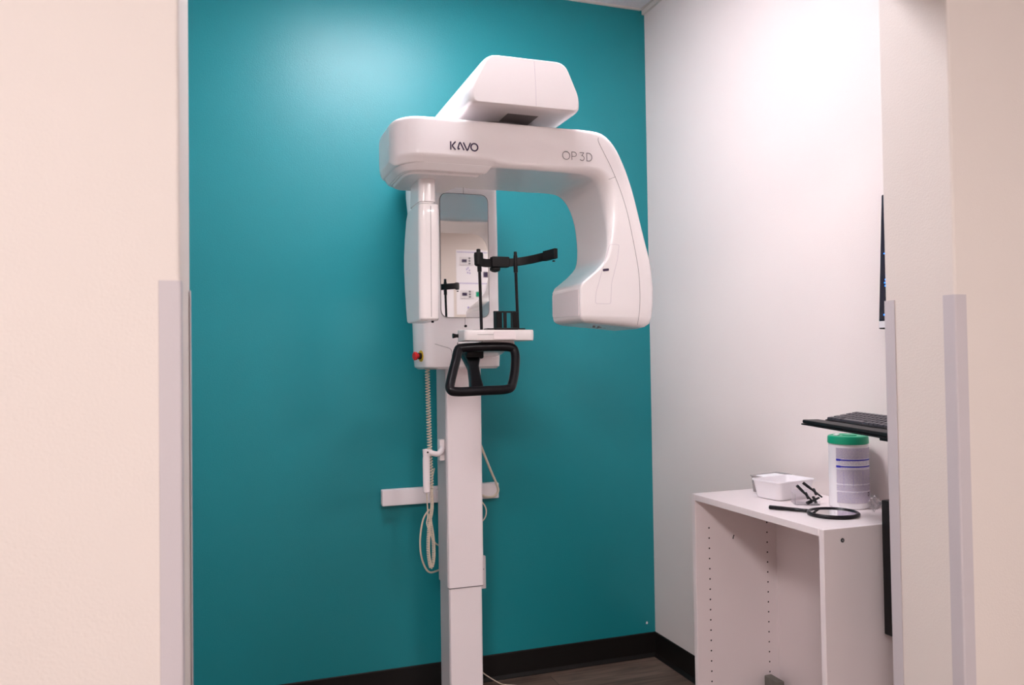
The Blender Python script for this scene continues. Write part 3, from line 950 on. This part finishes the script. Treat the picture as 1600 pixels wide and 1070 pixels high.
for r_ in range(rows):
    v0 = .0555 + r_ * .0172
    u = .035
    cols = [1.0] * 21
    if r_ == 0: cols = [1.3, 1, 1.3, 6.0, 1.3, 1, 1, 1.3, 1, 1, 1, 1, 1, 1]
    if r_ == 1: cols = [2.2] + [1] * 10 + [2.2] + [1] * 7
    if r_ == 2: cols = [1.7] + [1] * 11 + [1.8] + [1] * 6
    for c_ in cols:
        wd = c_ * .0187
        if u + wd > .408: break
        kn += 1
        if kn <= 100:
            bm = B()
            vv = box(bm, u + .0011, u + wd - .0011, v0, v0 + .0152, .0130, .0188, .0008, 1)
            ct, s_ = math.cos(TL), math.sin(TL)
            for w_ in vv:
                uu, v, z = w_.co
                k_ = .78 if z > .016 else 1
                uu = (u + wd / 2) + (uu - u - wd / 2) * (1 if k_ == 1 else .90)
                v = v0 + .0076 + (v - v0 - .0076) * (1 if k_ == 1 else .84)
                dv, dz = v - .052, z - .004
                w_.co = fr3(uu, .052 + dv * ct - dz * s_, .004 + dv * s_ + dz * ct)
            obj('key', bm, 'key', kb)
        u += wd
rebase(kb, tuple(fr3(.22, .10, .0015)))

# monitor on an arm: dark screen, seen almost edge-on
mo = thing('monitor', 'thin monitor with dark screen, almost hidden behind right wall end', 'monitor')
mz0, mz1, my0, my1 = 1.316, 1.668, 1.370, 1.668
b = B(); vv = box(b, -.010, .012, my0, my1, mz0, mz1, .003)
tilt = Matrix.Translation((1.612, 0, mz0)) @ Matrix.Rotation(math.radians(3.2), 4, 'Y') @ Matrix.Translation((0, 0, -mz0))
xform(vv, tilt); case = obj('monitor_case', b, 'black', mo)
b = B(); vv = box(b, -.0112, -.0095, my0 + .004, my1 - .0035, mz0 + .022, mz1 - .004); xform(vv, tilt); obj('screen', b, 'screen', mo, False)
b = B(); vv = box(b, -.0114, -.0098, my0 + .003, my1 - .0035, mz0 + .003, mz0 + .020); xform(vv, tilt); obj('lower_bezel', b, 'silver', mo, False)
b = B()
for (y, z, w_, h_) in ((1.650, 1.350, .006, .004), (1.648, 1.425, .016, .004), (1.650, 1.433, .010, .004), (1.648, 1.441, .014, .004), (1.646, 1.450, .012, .006), (1.654, 1.51, .006, .003)):
    vv = box(b, -.0118, -.0111, y - w_, y, z, z + h_); xform(vv, tilt)
obj('screen_icons', b, 'screenblue', mo, False)
b = B()
for (y, z, w_, h_) in ((1.640, 1.452, .012, .010), (1.640, 1.52, .012, .012)):
    vv = box(b, -.0118, -.0111, y - w_, y, z, z + h_); xform(vv, tilt)
obj('screen_icons', b, 'screenwhite', mo, False)
b = B(); box(b, 1.622, 1.70, 1.45, 1.53, 1.45, 1.53, .003); obj('wall_mount', b, 'black', mo)
rebase(mo, (1.70, 1.49, 1.49))

# computer case hung below, in front of the cabinet side
pc = thing('computer_case', 'slim black computer case hung on wall in front of cabinet side', 'computer case')
b = B(); box(b, 1.517, 1.690, 1.385, 1.584, .566, .893, .002); obj('case_body', b, 'black', pc)
b = B(); box(b, 1.688, 1.70, 1.40, 1.54, .60, .86); obj('wall_bracket', b, 'black', pc)
rebase(pc, (1.70, 1.46, .72))

# ------------------------------------------------------------------ hall wall: what the machine's mirror shows
po = thing('instruction_poster', 'white instruction poster with device pictures, seen only in the machine mirror', 'poster')
px0, pz0, pz1 = 2.31, 1.74, 2.43
yw = HY0
b = B(); box(b, px0, px0 + .46, yw, yw + .004, pz0, pz1); obj('sheet', b, 'paper', po, False)
b = B()
for z in (pz1 - .028, pz0 + .33): box(b, px0 + .01, px0 + .45, yw + .004, yw + .005, z, z + .006)
obj('blue_rule', b, 'violet', po, False)
for zc in (pz1 - .12, pz0 + .215):
    b = B(); box(b, px0 + .04, px0 + .19, yw + .004, yw + .012, zc - .045, zc + .045, .003); bx_ = obj('device_picture', b, 'silver', po)
    b = B(); box(b, px0 + .06, px0 + .115, yw + .012, yw + .013, zc - .015, zc + .018); obj('display', b, 'ink', bx_, False)
    b = B()
    for k in range(3): box(b, px0 + .135, px0 + .155, yw + .012, yw + .013, zc - .035 + k * .028, zc - .018 + k * .028)
    obj('buttons', b, 'ink2', bx_, False)
b = B(); box(b, px0 + .215, px0 + .28, yw + .004, yw + .005, pz0 + .19, pz0 + .245); obj('green_display', b, 'green', po, False)
b = B(); box(b, px0 + .30, px0 + .37, yw + .004, yw + .005, pz0 + .40, pz0 + .46); obj('photo', b, 'ink', po, False)
b = B()
for k, (xx, zz) in enumerate(((.11, .475), (.125, .49), (.14, .465), (.12, .44), (.145, .435))): box(b, px0 + xx, px0 + xx + .012, yw + .004, yw + .005, pz0 + zz, pz0 + zz + .015)
for k in range(3): box(b, px0 + .12 + k * .05, px0 + .14 + k * .05, yw + .004, yw + .005, pz0 + .06, pz0 + .085)
obj('diagram', b, 'violet', po, False)
rebase(po, (px0 + .23, yw, pz0))
b = B(); box(b, 2.02, 2.28, yw, yw + .004, 1.60, 2.03); tag(obj('notice_sheet', b, 'paper', smooth=False), 'pale notice sheet left of the instruction poster in the mirror', 'notice')
